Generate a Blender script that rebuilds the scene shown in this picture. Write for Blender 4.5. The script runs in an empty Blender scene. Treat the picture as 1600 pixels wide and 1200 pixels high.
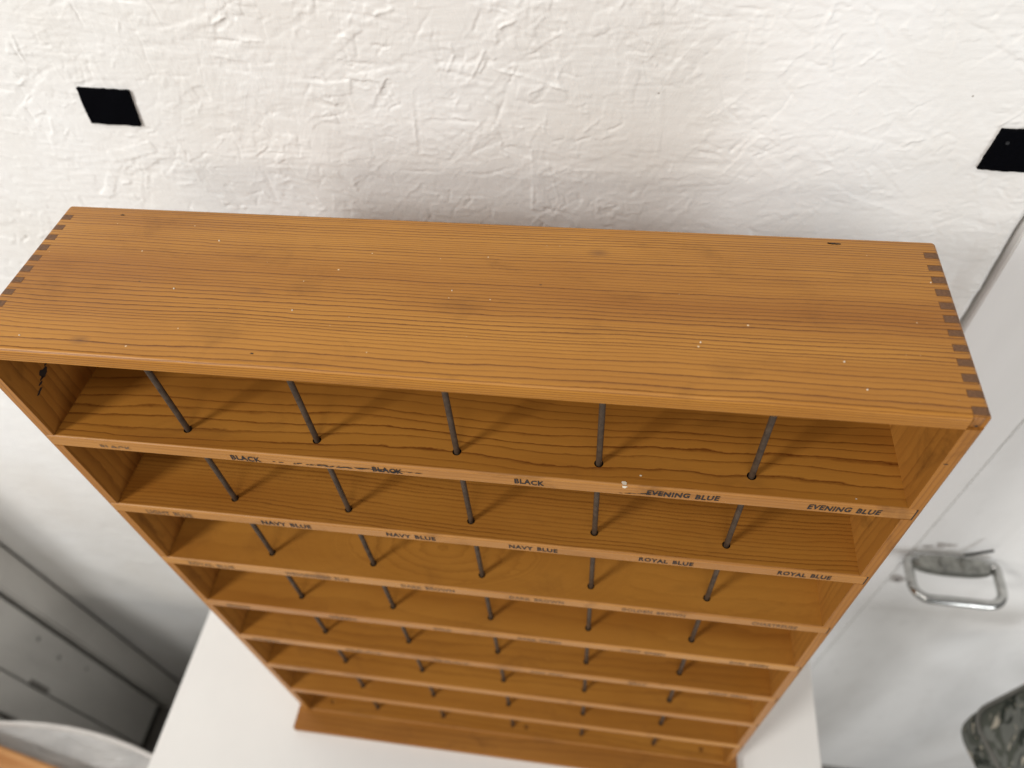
import bpy, bmesh, math, random
import numpy as np
from mathutils import Matrix, Vector

S = bpy.context.scene
COL = S.collection
R = math.radians

# ------------------------------------------------------------------ camera
CAM_R = [[0.989423, 0.133835, -0.055951], [0.06957, -0.776261, -0.626561], [-0.127289, 0.616041, -0.777361]]
CAM_C = [0.40064, -0.25541, 0.3233]
cd = bpy.data.cameras.new("camera")
cam = bpy.data.objects.new("camera", cd)
COL.objects.link(cam)
cd.sensor_width = 36.0
cd.lens = 36.0 * 1159.66 / 1600.0
cd.clip_start = 0.02
cd.clip_end = 60
r0, r1, r2 = CAM_R
cam.matrix_world = Matrix(((r0[0], -r1[0], -r2[0], CAM_C[0]),
                           (r0[1], -r1[1], -r2[1], CAM_C[1]),
                           (r0[2], -r1[2], -r2[2], CAM_C[2]),
                           (0, 0, 0, 1)))
cd.dof.use_dof = True
cd.dof.focus_distance = 0.485
cd.dof.aperture_fstop = 26.1 / 5.6
S.camera = cam

# ------------------------------------------------------------------ light of the room
S.view_settings.view_transform = 'Standard'
S.view_settings.look = 'None'
S.view_settings.gamma = 1
S.view_settings.exposure = 0.11
S.cycles.use_denoising = True
w = bpy.data.worlds.new("World")
S.world = w
w.use_nodes = True
w.node_tree.nodes["Background"].inputs[0].default_value = (1.0, 0.985, 0.96, 1)
w.node_tree.nodes["Background"].inputs[1].default_value = 0.22


def area(name, loc, target, size, power, col):
    l = bpy.data.lights.new(name, 'AREA')
    l.shape = 'RECTANGLE'
    l.size, l.size_y = size
    l.energy = power
    l.color = col
    o = bpy.data.objects.new(name, l)
    COL.objects.link(o)
    o.location = loc
    o.rotation_euler = (Vector(target) - Vector(loc)).to_track_quat('-Z', 'Y').to_euler()
    return o


# the room's lamps: a strong one high on the left, weaker ones straight ahead, low on the left and overhead
area("key_lamp", (-1.55, -1.75, 1.45), (0.3, 0.1, -0.3), (0.62, 0.5), 51, (1.0, 0.99, 0.97))
area("room_lamp", (0.32, -2.75, 1.30), (0.3, 0.1, -0.2), (0.8, 0.32), 17, (1.0, 0.95, 0.88))
area("room_lamp", (-2.35, -2.55, 0.66), (0.3, 0.1, -0.2), (0.5, 0.40), 22, (1.0, 0.975, 0.94))
area("ceiling_lamp", (0.45, -1.25, 2.30), (0.35, 0.15, -0.3), (1.3, 0.35), 12, (1.0, 0.96, 0.91))
area("doorway_light", (2.05, -1.60, -0.75), (1.1, 0.3, -1.1), (0.7, 0.9), 16, (0.96, 0.98, 1.0))

# ------------------------------------------------------------------ node helpers


def new_mat(name):
    m = bpy.data.materials.new(name)
    m.use_nodes = True
    nt = m.node_tree
    b = nt.nodes["Principled BSDF"]
    return m, nt, b


class N:
    """tiny node-building helper"""

    def __init__(s, nt):
        s.nt = nt

    def put(s, inp, v):
        if isinstance(v, bpy.types.NodeSocket):
            s.nt.links.new(v, inp)
        elif v is not None:
            inp.default_value = v

    def math(s, op, a, b=None, c=None, clamp=False):
        n = s.nt.nodes.new('ShaderNodeMath')
        n.operation = op
        n.use_clamp = clamp
        s.put(n.inputs[0], a)
        if b is not None:
            s.put(n.inputs[1], b)
        if c is not None:
            s.put(n.inputs[2], c)
        return n.outputs[0]

    def pos(s):
        return s.nt.nodes.new('ShaderNodeTexCoord').outputs['Object']

    def sep(s, v):
        n = s.nt.nodes.new('ShaderNodeSeparateXYZ')
        s.put(n.inputs[0], v)
        return n.outputs

    def comb(s, x, y, z):
        n = s.nt.nodes.new('ShaderNodeCombineXYZ')
        s.put(n.inputs[0], x)
        s.put(n.inputs[1], y)
        s.put(n.inputs[2], z)
        return n.outputs[0]

    def mapping(s, v, scale=(1, 1, 1), loc=(0, 0, 0), rot=(0, 0, 0)):
        n = s.nt.nodes.new('ShaderNodeMapping')
        s.put(n.inputs[0], v)
        n.inputs['Location'].default_value = loc
        n.inputs['Rotation'].default_value = rot
        n.inputs['Scale'].default_value = scale
        return n.outputs[0]

    def noise(s, v, scale=1.0, detail=2.0, rough=0.5, dist=0.0):
        n = s.nt.nodes.new('ShaderNodeTexNoise')
        s.put(n.inputs['Vector'], v)
        n.inputs['Scale'].default_value = scale
        n.inputs['Detail'].default_value = detail
        n.inputs['Roughness'].default_value = rough
        n.inputs['Distortion'].default_value = dist
        return n.outputs[0]

    def ramp(s, f, stops, interp='LINEAR'):
        n = s.nt.nodes.new('ShaderNodeValToRGB')
        n.color_ramp.interpolation = interp
        cr = n.color_ramp
        while len(cr.elements) < len(stops):
            cr.elements.new(0.5)
        for e, (p, c) in zip(cr.elements, stops):
            e.position = p
            e.color = (c, c, c, 1) if not isinstance(c, tuple) else (*c, 1)
        s.put(n.inputs[0], f)
        return n.outputs[0]

    def mix(s, f, a, b, mode='MIX'):
        n = s.nt.nodes.new('ShaderNodeMix')
        n.data_type = 'RGBA'
        n.blend_type = mode
        s.put(n.inputs[0], f)
        s.put(n.inputs[6], (*a, 1) if isinstance(a, tuple) else a)
        s.put(n.inputs[7], (*b, 1) if isinstance(b, tuple) else b)
        return n.outputs[2]

    def voronoi(s, v, scale, feature='F1', rnd=1.0):
        n = s.nt.nodes.new('ShaderNodeTexVoronoi')
        n.feature = feature
        s.put(n.inputs['Vector'], v)
        n.inputs['Scale'].default_value = scale
        n.inputs['Randomness'].default_value = rnd
        return n.outputs

    def bump(s, h, strength, dist=0.001):
        n = s.nt.nodes.new('ShaderNodeBump')
        n.inputs['Strength'].default_value = strength
        n.inputs['Distance'].default_value = dist
        s.put(n.inputs['Height'], h)
        return n.outputs[0]


def wood(name, light, dark, fy=200.0, fy2=0.0, fz=420.0, amp=(2.2, 0.5, 0.9), seed=0.0, axis='X',
         strength=(0.35, 1.0), specks=False, rough=0.42, knot=None, scuff=0.15, sharp=0.5, fibre=0.13):
    """Softwood with growth rings that run along one axis; the rings are a solid pattern."""
    m, nt, b = new_mat(name)
    n = N(nt)
    P = n.pos()
    if axis == 'Z':
        P = n.mapping(P, rot=(0, R(90), 0))
    x, y, z = n.sep(P)
    low = n.noise(n.mapping(P, (2.6, 9, 9), (seed, seed * 1.7, 3.1)), 1.0, 1.5)
    mid = n.noise(n.mapping(P, (20, 60, 60), (seed * 2.1, 1.3, seed)), 1.0, 5.0, 0.62)
    rows = n.noise(n.comb(seed, n.math('MULTIPLY', y, 60.0), n.math('MULTIPLY', z, 60.0)), 1.0, 2.0)
    ph = n.math('MULTIPLY', y, fy)
    if fy2:
        ph = n.math('ADD', ph, n.math('MULTIPLY', n.math('MULTIPLY', y, y), fy2))
    ph = n.math('ADD', ph, n.math('MULTIPLY', z, fz))
    if knot:
        kx, ky, kr, ks = knot
        dx = n.math('MULTIPLY', n.math('SUBTRACT', x, kx), ks)
        dy = n.math('SUBTRACT', y, ky)
        d = n.math('SQRT', n.math('ADD', n.math('MULTIPLY', dx, dx), n.math('MULTIPLY', dy, dy)))
        near = n.math('SUBTRACT', 1.0, n.math('MULTIPLY', d, 1.0 / kr), clamp=True)
        near = n.math('SMOOTH_MIN', n.math('MULTIPLY', near, 2.2), 1.0, 0.3)
        ph = n.math('ADD', n.math('MULTIPLY', ph, n.math('SUBTRACT', 1.0, near)),
                    n.math('MULTIPLY', n.math('MULTIPLY', d, 150.0), near))
    for nz, a in zip((low, mid, rows), amp):
        ph = n.math('MULTIPLY_ADD', nz, a * 2, ph)
    ph = n.math('ADD', ph, 500.37 + seed * 3.7)
    fr = n.math('FRACT', ph)
    band = n.ramp(fr, [(0.0, 0.0), (sharp, 0.10), (0.5 + sharp * 0.56, 0.62), (0.90, 1.0), (0.985, 0.25), (1.0, 0.0)])
    wn = nt.nodes.new('ShaderNodeTexWhiteNoise')
    wn.noise_dimensions = '1D'
    nt.links.new(n.math('FLOOR', ph), wn.inputs['W'])
    st = n.math('MULTIPLY_ADD', wn.outputs[0], strength[1] - strength[0], strength[0])
    along = n.noise(n.mapping(P, (9, 120, 120), (seed, 0, 0)), 1.0, 2.0)
    st = n.math('MULTIPLY', st, n.math('MULTIPLY_ADD', along, 0.8, 0.60))
    f = n.math('MULTIPLY', band, st, clamp=True)
    fib = n.noise(n.mapping(P, (60, 1500, 1500)), 1.0, 2.0)
    blotch = n.noise(n.mapping(P, (5, 16, 16), (seed, 4.0, 1.0)), 1.0, 3.0, 0.55)
    plank = n.noise(n.mapping(P, (1.6, 22, 22), (seed * 0.7, 2.0, 6.0)), 1.0, 2.0, 0.5)
    tone = n.math('ADD', n.math('MULTIPLY', blotch, 0.9), n.math('MULTIPLY', plank, 1.3))
    base = n.mix(n.math('MULTIPLY_ADD', tone, 1.35, -0.98, clamp=True),
                 tuple(c * k for c, k in zip(light, (0.74, 0.66, 0.58))),
                 tuple(min(1, c * k) for c, k in zip(light, (1.13, 1.20, 1.30))))
    col = n.mix(f, base, dark)
    g = n.math('MULTIPLY_ADD', fib, fibre * 2, 1 - fibre)
    gg = n.comb(g, g, g)
    col = n.mix(1.0, col, gg, 'MULTIPLY')
    # old scuffs and grime in the varnish
    gr = n.noise(n.mapping(P, (16, 26, 26), (seed + 7, 2, 5)), 1.0, 5.0, 0.62, 0.6)
    gm = n.ramp(gr, [(0.0, 0.0), (0.56, 0.0), (0.74, 1.0)])
    col = n.mix(n.math('MULTIPLY', gm, scuff * 2.2, clamp=True), col, tuple(c * 0.5 for c in dark))
    ro = n.math('MULTIPLY_ADD', gr, 0.25, rough - 0.12)
    if specks:
        # scattered drops of pale paint
        v1 = n.voronoi(n.mapping(P, (1, 1, 0)), 105.0)
        pick = n.sep(v1['Color'])
        rad = n.math('MULTIPLY_ADD', n.math('POWER', pick[1], 3.0), 0.05, 0.022)
        sp = n.math('MULTIPLY', n.math('LESS_THAN', v1['Distance'], rad), n.math('LESS_THAN', pick[0], 0.50))
        col = n.mix(n.math('MULTIPLY', sp, 0.85), col, (0.72, 0.58, 0.38))
        v2 = n.voronoi(n.mapping(P, (1, 1.6, 0), (0.3, 0.1, 0)), 46.0)
        pk = n.sep(v2['Color'])
        sp2 = n.math('MULTIPLY', n.math('LESS_THAN', v2['Distance'], 0.045), n.math('LESS_THAN', pk[0], 0.16))
        col = n.mix(n.math('MULTIPLY', sp2, 0.8), col, (0.10, 0.045, 0.015))
        v3 = n.voronoi(n.mapping(P, (0.55, 1, 0), (0.13, 0.4, 0), (0, 0, 0.3)), 30.0)
        pk3 = n.sep(v3['Color'])
        sm = n.math('SUBTRACT', 1.0, n.math('MULTIPLY', v3['Distance'], 7.0), clamp=True)
        sm = n.math('MULTIPLY', n.math('MULTIPLY', sm, n.math('LESS_THAN', pk3[0], 0.13)), n.math('MULTIPLY', gr, 1.5), clamp=True)
        col = n.mix(sm, col, (0.12, 0.05, 0.02))
    nt.links.new(col, b.inputs['Base Color'])
    nt.links.new(ro, b.inputs['Roughness'])
    h = n.math('ADD', n.math('MULTIPLY', f, -0.6), n.math('MULTIPLY', fib, 0.5))
    nt.links.new(n.bump(h, 0.35, 0.0004), b.inputs['Normal'])
    b.inputs['Specular IOR Level'].default_value = 0.28
    b.inputs['Coat Weight'].default_value = 0.05
    b.inputs['Coat Roughness'].default_value = 0.35
    return m


def plain(name, col, rough=0.5, metal=0.0, var=0.12, scale=40.0, bump=0.0, col2=None, spec=0.5):
    m, nt, b = new_mat(name)
    n = N(nt)
    P = n.pos()
    nz = n.noise(P, scale, 4.0, 0.6)
    c2 = col2 or tuple(max(0, c * (1 - 2.2 * var)) for c in col)
    c = n.mix(n.ramp(nz, [(0.3, 0.0), (0.72, 1.0)]), col, c2)
    nt.links.new(c, b.inputs['Base Color'])
    nt.links.new(n.math('MULTIPLY_ADD', nz, 0.25, rough - 0.12), b.inputs['Roughness'])
    b.inputs['Metallic'].default_value = metal
    b.inputs['Specular IOR Level'].default_value = spec
    if bump:
        nt.links.new(n.bump(n.noise(P, scale * 4, 4.0), bump, 0.001), b.inputs['Normal'])
    return m


# ------------------------------------------------------------------ mesh helpers
class MB:
    def __init__(s):
        s.v, s.f, s.mi = [], [], []

    def add(s, vs, fs, mi=0):
        o = len(s.v)
        s.v += [tuple(p) for p in vs]
        s.f += [tuple(i + o for i in f) for f in fs]
        s.mi += [mi] * len(fs)

    def box(s, x0, x1, y0, y1, z0, z1, mi=0):
        v = [(x, y, z) for x in (x0, x1) for y in (y0, y1) for z in (z0, z1)]
        s.add(v, [(0, 1, 3, 2), (4, 6, 7, 5), (0, 4, 5, 1), (2, 3, 7, 6), (0, 2, 6, 4), (1, 5, 7, 3)], mi)

    def gbox(s, lo, hi, cuts=((), (), ()), warp=None, mi=0):
        """box cut by extra planes so that it can be rounded by a warp"""
        ax = []
        for k in range(3):
            a = sorted({round(t, 6) for t in [lo[k], hi[k], *[q for q in cuts[k] if lo[k] < q < hi[k]]]})
            ax.append(a)
        for k in range(3):
            i, j = [(1, 2), (2, 0), (0, 1)][k]
            for side in (0, 1):
                vs, fs = [], []
                for a in ax[i]:
                    for c in ax[j]:
                        q = [0, 0, 0]
                        q[k] = ax[k][-1] if side else ax[k][0]
                        q[i], q[j] = a, c
                        vs.append(warp(q) if warp else q)
                nj = len(ax[j])
                for a in range(len(ax[i]) - 1):
                    for c in range(nj - 1):
                        f = (a * nj + c, (a + 1) * nj + c, (a + 1) * nj + c + 1, a * nj + c + 1)
                        fs.append(f if side else f[::-1])
                s.add(vs, fs, mi)

    def cyl(s, a, b, r0_, r1_=None, n=16, caps=True, mi=0):
        a, b = Vector(a), Vector(b)
        r1_ = r0_ if r1_ is None else r1_
        d = (b - a).normalized()
        u = d.orthogonal().normalized()
        w_ = d.cross(u)
        vs = []
        for c, r in ((a, r0_), (b, r1_)):
            for i in range(n):
                t = 2 * math.pi * i / n
                vs.append(c + (u * math.cos(t) + w_ * math.sin(t)) * r)
        fs = [(i, (i + 1) % n, n + (i + 1) % n, n + i) for i in range(n)]
        if caps:
            fs += [tuple(range(n))[::-1], tuple(range(n, 2 * n))]
        s.add(vs, fs, mi)

    def tube(s, pts, r, n=12, closed=False, mi=0, flat=1.0):
        pts = [Vector(q) for q in pts]
        N_ = len(pts)
        vs = []
        ref = None
        for i in range(N_):
            if closed:
                t = (pts[(i + 1) % N_] - pts[i - 1]).normalized()
            else:
                t = (pts[min(i + 1, N_ - 1)] - pts[max(i - 1, 0)]).normalized()
            if ref is None:
                ref = t.orthogonal().normalized()
            ref = (ref - t * ref.dot(t)).normalized()
            w_ = t.cross(ref)
            rr = r[i] if isinstance(r, (list, tuple)) else r
            for k in range(n):
                a = 2 * math.pi * k / n
                vs.append(pts[i] + (ref * math.cos(a) + w_ * math.sin(a) * flat) * rr)
        fs = []
        for i in range(N_ if closed else N_ - 1):
            j = (i + 1) % N_
            for k in range(n):
                fs.append((i * n + k, i * n + (k + 1) % n, j * n + (k + 1) % n, j * n + k))
        if not closed:
            fs += [tuple(range(n))[::-1], tuple(range((N_ - 1) * n, N_ * n))]
        s.add(vs, fs, mi)

    def build(s, name, mats, parent=None, smooth=False, bevel=0.0, merge=False):
        me = bpy.data.meshes.new(name)
        me.from_pydata(s.v, [], s.f)
        for m in (mats if isinstance(mats, (list, tuple)) else [mats]):
            me.materials.append(m)
        me.polygons.foreach_set('material_index', s.mi)
        bm = bmesh.new()
        bm.from_mesh(me)
        if merge:
            bmesh.ops.remove_doubles(bm, verts=bm.verts, dist=1e-6)
        bmesh.ops.recalc_face_normals(bm, faces=bm.faces)
        if bevel:
            es = [e for e in bm.edges if len(e.link_faces) == 2 and e.calc_face_angle() > 0.6]
            bmesh.ops.bevel(bm, geom=es, offset=bevel, segments=2, affect='EDGES', clamp_overlap=True)
        bm.to_mesh(me)
        bm.free()
        o = bpy.data.objects.new(name, me)
        COL.objects.link(o)
        o.parent = parent
        if smooth:
            me.shade_smooth()
            if smooth != 'all':
                me.set_sharp_from_angle(angle=R(38))
        return o


def thing(name, label, cat, loc=(0, 0, 0), group=None):
    o = bpy.data.objects.new(name, None)
    COL.objects.link(o)
    o.empty_display_size = 0.05
    o.location = loc
    o['label'], o['category'] = label, cat
    if group:
        o['group'] = group
    return o


def tag(o, label, cat, group=None):
    o['label'], o['category'] = label, cat
    if group:
        o['group'] = group
    return o


def struct(o):
    o['kind'] = 'structure'
    return o


# ------------------------------------------------------------------ materials
LIGHT = (0.45, 0.193, 0.029)
DARKL = (0.135, 0.042, 0.006)
M_TOP = wood('varnished_pine_top', LIGHT, DARKL, fy=235, fy2=900, fz=470, amp=(3.0, 0.50, 1.7), seed=1.3,
             specks=True, strength=(0.45, 1.40), scuff=0.12, sharp=0.64)
M_SIDE = wood('varnished_pine_side', (0.37, 0.152, 0.026), (0.14, 0.046, 0.008), fy=120, fz=300, amp=(2.0, 0.5, 1.0),
              seed=5.1, axis='Z', strength=(0.15, 0.55), scuff=0.3)
M_BACK = wood('varnished_back_panel', (0.30, 0.125, 0.022), (0.14, 0.045, 0.008), fy=90, fz=90, seed=8.8)
M_BASE = wood('varnished_base', (0.34, 0.140, 0.025), (0.15, 0.05, 0.009), fy=110, fz=240, seed=3.4, strength=(0.1, 0.5))
M_END = plain('dark_end_grain', (0.19, 0.082, 0.028), 0.6, var=0.22, scale=700, bump=0.3)
M_ROD = plain('dull_steel_rod', (0.085, 0.056, 0.035), 0.55, 0.12, var=0.25, scale=150, col2=(0.035, 0.021, 0.013), spec=0.35)
M_EDGE = wood('lit_shelf_edge', (0.43, 0.195, 0.046), (0.20, 0.072, 0.013), fy=90, fz=330, seed=7.7, strength=(0.10, 0.5), scuff=0.28)  # shelf fronts coloured lighter, standing in for the light they face
M_INK = plain('black_ink', (0.010, 0.007, 0.010), 0.6, var=0.1, scale=900, col2=(0.028, 0.016, 0.010))
M_INK2 = plain('faded_ink', (0.075, 0.045, 0.028), 0.6, var=0.1, scale=700, col2=(0.26, 0.13, 0.045))
M_HOLE = plain('dark_hole', (0.02, 0.012, 0.008), 0.8)
M_SPECK = plain('pale_paint_drop', (0.75, 0.66, 0.52), 0.5)

# ------------------------------------------------------------------ setting: wall, floor
WALL_Y = 0.30
X0, X1 = -0.833, 0.7425


def wall_material():
    m, nt, b = new_mat('white_painted_board')
    n = N(nt)
    P = n.pos()
    st = n.noise(P, 5.0, 4.0, 0.6)
    c = n.mix(n.ramp(st, [(0.36, 0.0), (0.66, 1.0)]), (0.865, 0.86, 0.845), (0.805, 0.785, 0.75))
    st2 = n.noise(n.mapping(P, (9, 9, 30), (3, 1, 2)), 1.0, 6.0, 0.7, 0.4)
    c = n.mix(n.math('MULTIPLY', n.ramp(st2, [(0.6, 0.0), (0.80, 1.0)]), 0.35), c, (0.62, 0.585, 0.53))
    v = n.voronoi(P, 26.0)
    pk = n.sep(v['Color'])
    chip = n.math('MULTIPLY', n.math('LESS_THAN', v['Distance'], 0.03), n.math('LESS_THAN', pk[0], 0.12))
    c = n.mix(n.math('MULTIPLY', chip, 0.6), c, (0.25, 0.21, 0.17))
    nt.links.new(c, b.inputs['Base Color'])
    b.inputs['Roughness'].default_value = 0.48
    h = n.noise(n.mapping(P, (70, 70, 520)), 1.0, 3.0, 0.6)
    h2 = n.noise(P, 240.0, 3.0, 0.55)
    tot = n.math('MULTIPLY', n.math('ADD', h, n.math('MULTIPLY', h2, 0.6)), 0.30)
    for q, (ang, sc) in enumerate([(28, 1.0), (-47, 1.25), (82, 0.9), (62, 1.5), (-75, 1.4)]):
        rp = n.mapping(P, rot=(0, R(ang), 0))
        a = n.noise(n.mapping(rp, (24 * sc, 1, 130 * sc), (q * 3.1, 0, q * 1.7)), 1.0, 2.0, 0.5, 0.6)
        rdg = n.math('SUBTRACT', 1.0, n.math('MULTIPLY', n.math('ABSOLUTE', n.math('SUBTRACT', a, 0.5)), 9.0), clamp=True)
        msk = n.ramp(n.noise(n.mapping(P, (7, 7, 7), (q * 5.3, 1, 2)), 1.0, 2.0), [(0.46, 0.0), (0.62, 1.0)])
        tot = n.math('MULTIPLY_ADD', n.math('MULTIPLY', rdg, msk), 0.12, tot)
    nt.links.new(n.bump(tot, 0.55, 0.0009), b.inputs['Normal'])
    return m


def board_relief(xs, zs):
    """height of the painted strand board: overlapping flakes under thick paint"""
    rng = np.random.default_rng(7)
    px = 0.0009
    gx0, gz0 = X0 - 0.02, -1.45
    nx, nz = int((X1 + 0.04 - gx0) / px), int((0.22 - gz0) / px)
    H = np.zeros((nz, nx), np.float32)
    def flake(L, wd, a, step, tilt, ridge, keep, rw):
        """one strand: a nearly flat sliver whose edges carry a thin bead of paint"""
        cx, cz = rng.uniform(0, nx), rng.uniform(0, nz)
        rad = int((0.5 * math.hypot(L, wd) + 0.003) / px) + 2
        ix0, ix1 = max(0, int(cx) - rad), min(nx, int(cx) + rad)
        iz0, iz1 = max(0, int(cz) - rad), min(nz, int(cz) + rad)
        if ix1 <= ix0 or iz1 <= iz0:
            return
        gx, gz = np.meshgrid((np.arange(ix0, ix1) - cx) * px, (np.arange(iz0, iz1) - cz) * px)
        u = gx * math.cos(a) + gz * math.sin(a)
        v = -gx * math.sin(a) + gz * math.cos(a)
        u = u + rng.uniform(-0.6, 0.6) * v
        v = v + wd * 0.10 * np.sin(u / L * rng.uniform(2, 8) + rng.uniform(0, 6)) + 0.0004 * np.sin(u * rng.uniform(300, 900))
        du, dv = np.abs(u) - L / 2, np.abs(v) - wd / 2
        d = np.maximum(du, dv)
        sub = H[iz0:iz1, ix0:ix1]
        ins = np.clip(0.5 - d / 0.0011, 0, 1)
        sub *= 1 - keep * ins
        sub += ins * (step + u * tilt[0] + v * tilt[1])
        # bead along one long edge and one end, broken up
        r = ridge * np.exp(-((v - math.copysign(wd / 2, ridge)) / rw) ** 2) * (np.abs(u) < L / 2)
        r += 0.6 * ridge * np.exp(-((u - L / 2) / rw) ** 2) * (np.abs(v) < wd / 2)
        r *= 0.55 + 0.45 * np.sin(u * rng.uniform(60, 200) + rng.uniform(0, 6))
        sub += r

    for i in range(10000):
        ang = rng.uniform(0, math.pi) if rng.random() < 0.75 else rng.normal(0, 0.25)
        flake(rng.uniform(0.014, 0.070), rng.uniform(0.003, 0.014), ang, rng.normal(0, 0.00026),
              (rng.normal(0, 0.003), rng.normal(0, 0.016)), rng.normal(0, 0.00048), 0.38, rng.uniform(0.0007, 0.0013))
    for i in range(24000):
        ang = rng.normal(0, 0.5) if rng.random() < 0.6 else rng.uniform(0, math.pi)
        flake(rng.uniform(0.004, 0.020), rng.uniform(0.001, 0.004), ang, rng.normal(0, 0.00018),
              (0, rng.normal(0, 0.03)), rng.normal(0, 0.00050), 0.2, rng.uniform(0.0007, 0.0011))

    def blur(A, k, axis):
        ker = np.hanning(k + 2)[1:-1]
        ker /= ker.sum()
        out = np.zeros_like(A)
        for j, wgt in enumerate(ker):
            out += wgt * np.roll(A, j - k // 2, axis)
        return out
    # patches where the filler and paint have flattened the flakes
    pn = rng.normal(0, 1, (nz // 40 + 2, nx // 40 + 2)).astype(np.float32)
    pz, pxx = np.arange(nz) / 40.0, np.arange(nx) / 40.0
    iz, ix = pz.astype(int), pxx.astype(int)
    fz, fx = (pz - iz)[:, None], (pxx - ix)[None, :]
    fz, fx = fz * fz * (3 - 2 * fz), fx * fx * (3 - 2 * fx)
    patch = (pn[iz][:, ix] * (1 - fz) * (1 - fx) + pn[iz + 1][:, ix] * fz * (1 - fx)
             + pn[iz][:, ix + 1] * (1 - fz) * fx + pn[iz + 1][:, ix + 1] * fz * fx)
    H *= np.clip(0.85 + 0.38 * patch, 0.25, 1.35)
    # fine wrinkles of the paint, drawn out sideways by the brush
    B = blur(blur(blur(rng.normal(0, 1, (nz, nx)).astype(np.float32), 31, 1), 31, 1), 5, 0)
    B /= B.std()
    H += B * 0.000065 * np.clip(0.9 + 0.6 * patch[::-1], 0.2, 2)
    B2 = blur(blur(rng.normal(0, 1, (nz, nx)).astype(np.float32), 9, 1), 9, 0)
    B2 /= B2.std()
    H += B2 * 0.00005 * np.clip(0.6 + 0.8 * patch[:, ::-1], 0.05, 2)
    # sample
    fxs = np.clip((xs - gx0) / px, 0, nx - 2)
    fzs = np.clip((zs - gz0) / px, 0, nz - 2)
    i, j = fxs.astype(int), fzs.astype(int)
    a, c = (fxs - i)[None, :], (fzs - j)[:, None]
    out = (H[j][:, i] * (1 - c) * (1 - a) + H[j + 1][:, i] * c * (1 - a)
           + H[j][:, i + 1] * (1 - c) * a + H[j + 1][:, i + 1] * c * a)
    fade = np.clip((0.2 - zs) / 0.05, 0, 1) * np.clip((zs + 1.4) / 0.05, 0, 1)
    out = out * fade[:, None]
    # built-up caulk along the right-hand edge of the board
    e = np.clip((xs - (X1 - 0.030)) / 0.03, 0, 1)[None, :]
    rng2 = np.sin(zs * 61)[:, None] * 0.0006 + np.sin(zs * 173 + 1)[:, None] * 0.0004
    out += (0.0022 + rng2) * np.sin(np.clip(e * 1.6, 0, 1) * math.pi / 2) * (e < 0.999)
    out -= 0.009 * np.clip((e - 0.72) / 0.28, 0, 1) ** 2
    return out


def make_wall():
    xs = np.unique(np.round(np.concatenate([np.arange(X0, -0.30, 0.0045), np.arange(-0.30, X1 - 0.0005, 0.0011), [X1]]), 5))
    zs = np.unique(np.round(np.concatenate([np.linspace(-1.97, -1.4, 8), np.arange(-1.4, -0.30, 0.0048),
                                            np.arange(-0.30, 0.115, 0.0011), np.linspace(0.12, 1.3, 24)]), 5))
    h = board_relief(xs, zs)
    nx, nz = len(xs), len(zs)
    V = np.empty((nz, nx, 3), np.float32)
    V[..., 0] = xs[None, :]
    V[..., 1] = WALL_Y - h
    V[..., 2] = zs[:, None]
    nv = nx * nz
    idx = np.arange(nv).reshape(nz, nx)
    F = np.stack([idx[:-1, :-1], idx[:-1, 1:], idx[1:, 1:], idx[1:, :-1]], -1).reshape(-1, 4)
    # solid back of the board
    bx = np.array([(x, y, z) for x in (X0, X1) for y in (WALL_Y + 0.012, WALL_Y + 0.03) for z in (-1.97, 1.3)], np.float32)
    bf = np.array([(0, 1, 3, 2), (4, 6, 7, 5), (0, 4, 5, 1), (2, 3, 7, 6), (0, 2, 6, 4), (1, 5, 7, 3)]) + nv
    V = np.concatenate([V.reshape(-1, 3), bx])
    F = np.concatenate([F, bf])
    me = bpy.data.meshes.new('back_wall')
    me.vertices.add(len(V))
    me.vertices.foreach_set('co', V.ravel())
    me.loops.add(F.size)
    me.loops.foreach_set('vertex_index', F.ravel().astype(np.int32))
    me.polygons.add(len(F))
    me.polygons.foreach_set('loop_start', np.arange(0, F.size, 4, dtype=np.int32))
    me.polygons.foreach_set('use_smooth', np.ones(len(F), bool))
    me.update(calc_edges=True)
    me.validate()
    me.materials.append(wall_material())
    o = bpy.data.objects.new('back_wall', me)
    COL.objects.link(o)
    return struct(o)


make_wall()

mb = MB()
mb.box(-2.2, 2.6, -3.2, 0.5, -2.05, -1.97)
struct(mb.build('floor', plain('concrete_floor', (0.38, 0.36, 0.33), 0.6, var=0.2, scale=12)))
# dark core of the wall seen only through its gaps
mb = MB()
mb.box(-1.2, 2.2, WALL_Y + 0.035, WALL_Y + 0.12, -1.97, 1.3)
struct(mb.build('wall_core', plain('dark_stud', (0.10, 0.085, 0.07), 0.8)))


def dirty_white(name, seed, base=(0.83, 0.815, 0.79), dirt=(0.56, 0.54, 0.51), amount=0.6, stretch=(9, 9, 3.2), bump=0.12):
    m, nt, b = new_mat(name)
    n = N(nt)
    P = n.pos()
    a = n.noise(n.mapping(P, stretch, (seed, seed, 0)), 1.0, 5.0, 0.6, 0.5)
    c = n.mix(n.math('MULTIPLY', n.ramp(a, [(0.46, 0.0), (0.74, 1.0)]), amount), base, dirt)
    s2 = n.noise(n.mapping(P, (34, 34, 16), (0, seed, 2)), 1.0, 5.0, 0.65, 0.8)
    c = n.mix(n.math('MULTIPLY', n.ramp(s2, [(0.6, 0.0), (0.76, 1.0)]), amount * 0.6), c, tuple(d * 0.75 for d in dirt))
    nt.links.new(c, b.inputs['Base Color'])
    b.inputs['Roughness'].default_value = 0.5
    h = n.noise(n.mapping(P, (40, 40, 160), (seed, 0, 0)), 1.0, 4.0, 0.6)
    nt.links.new(n.bump(h, bump, 0.002), b.inputs['Normal'])
    return m


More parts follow.
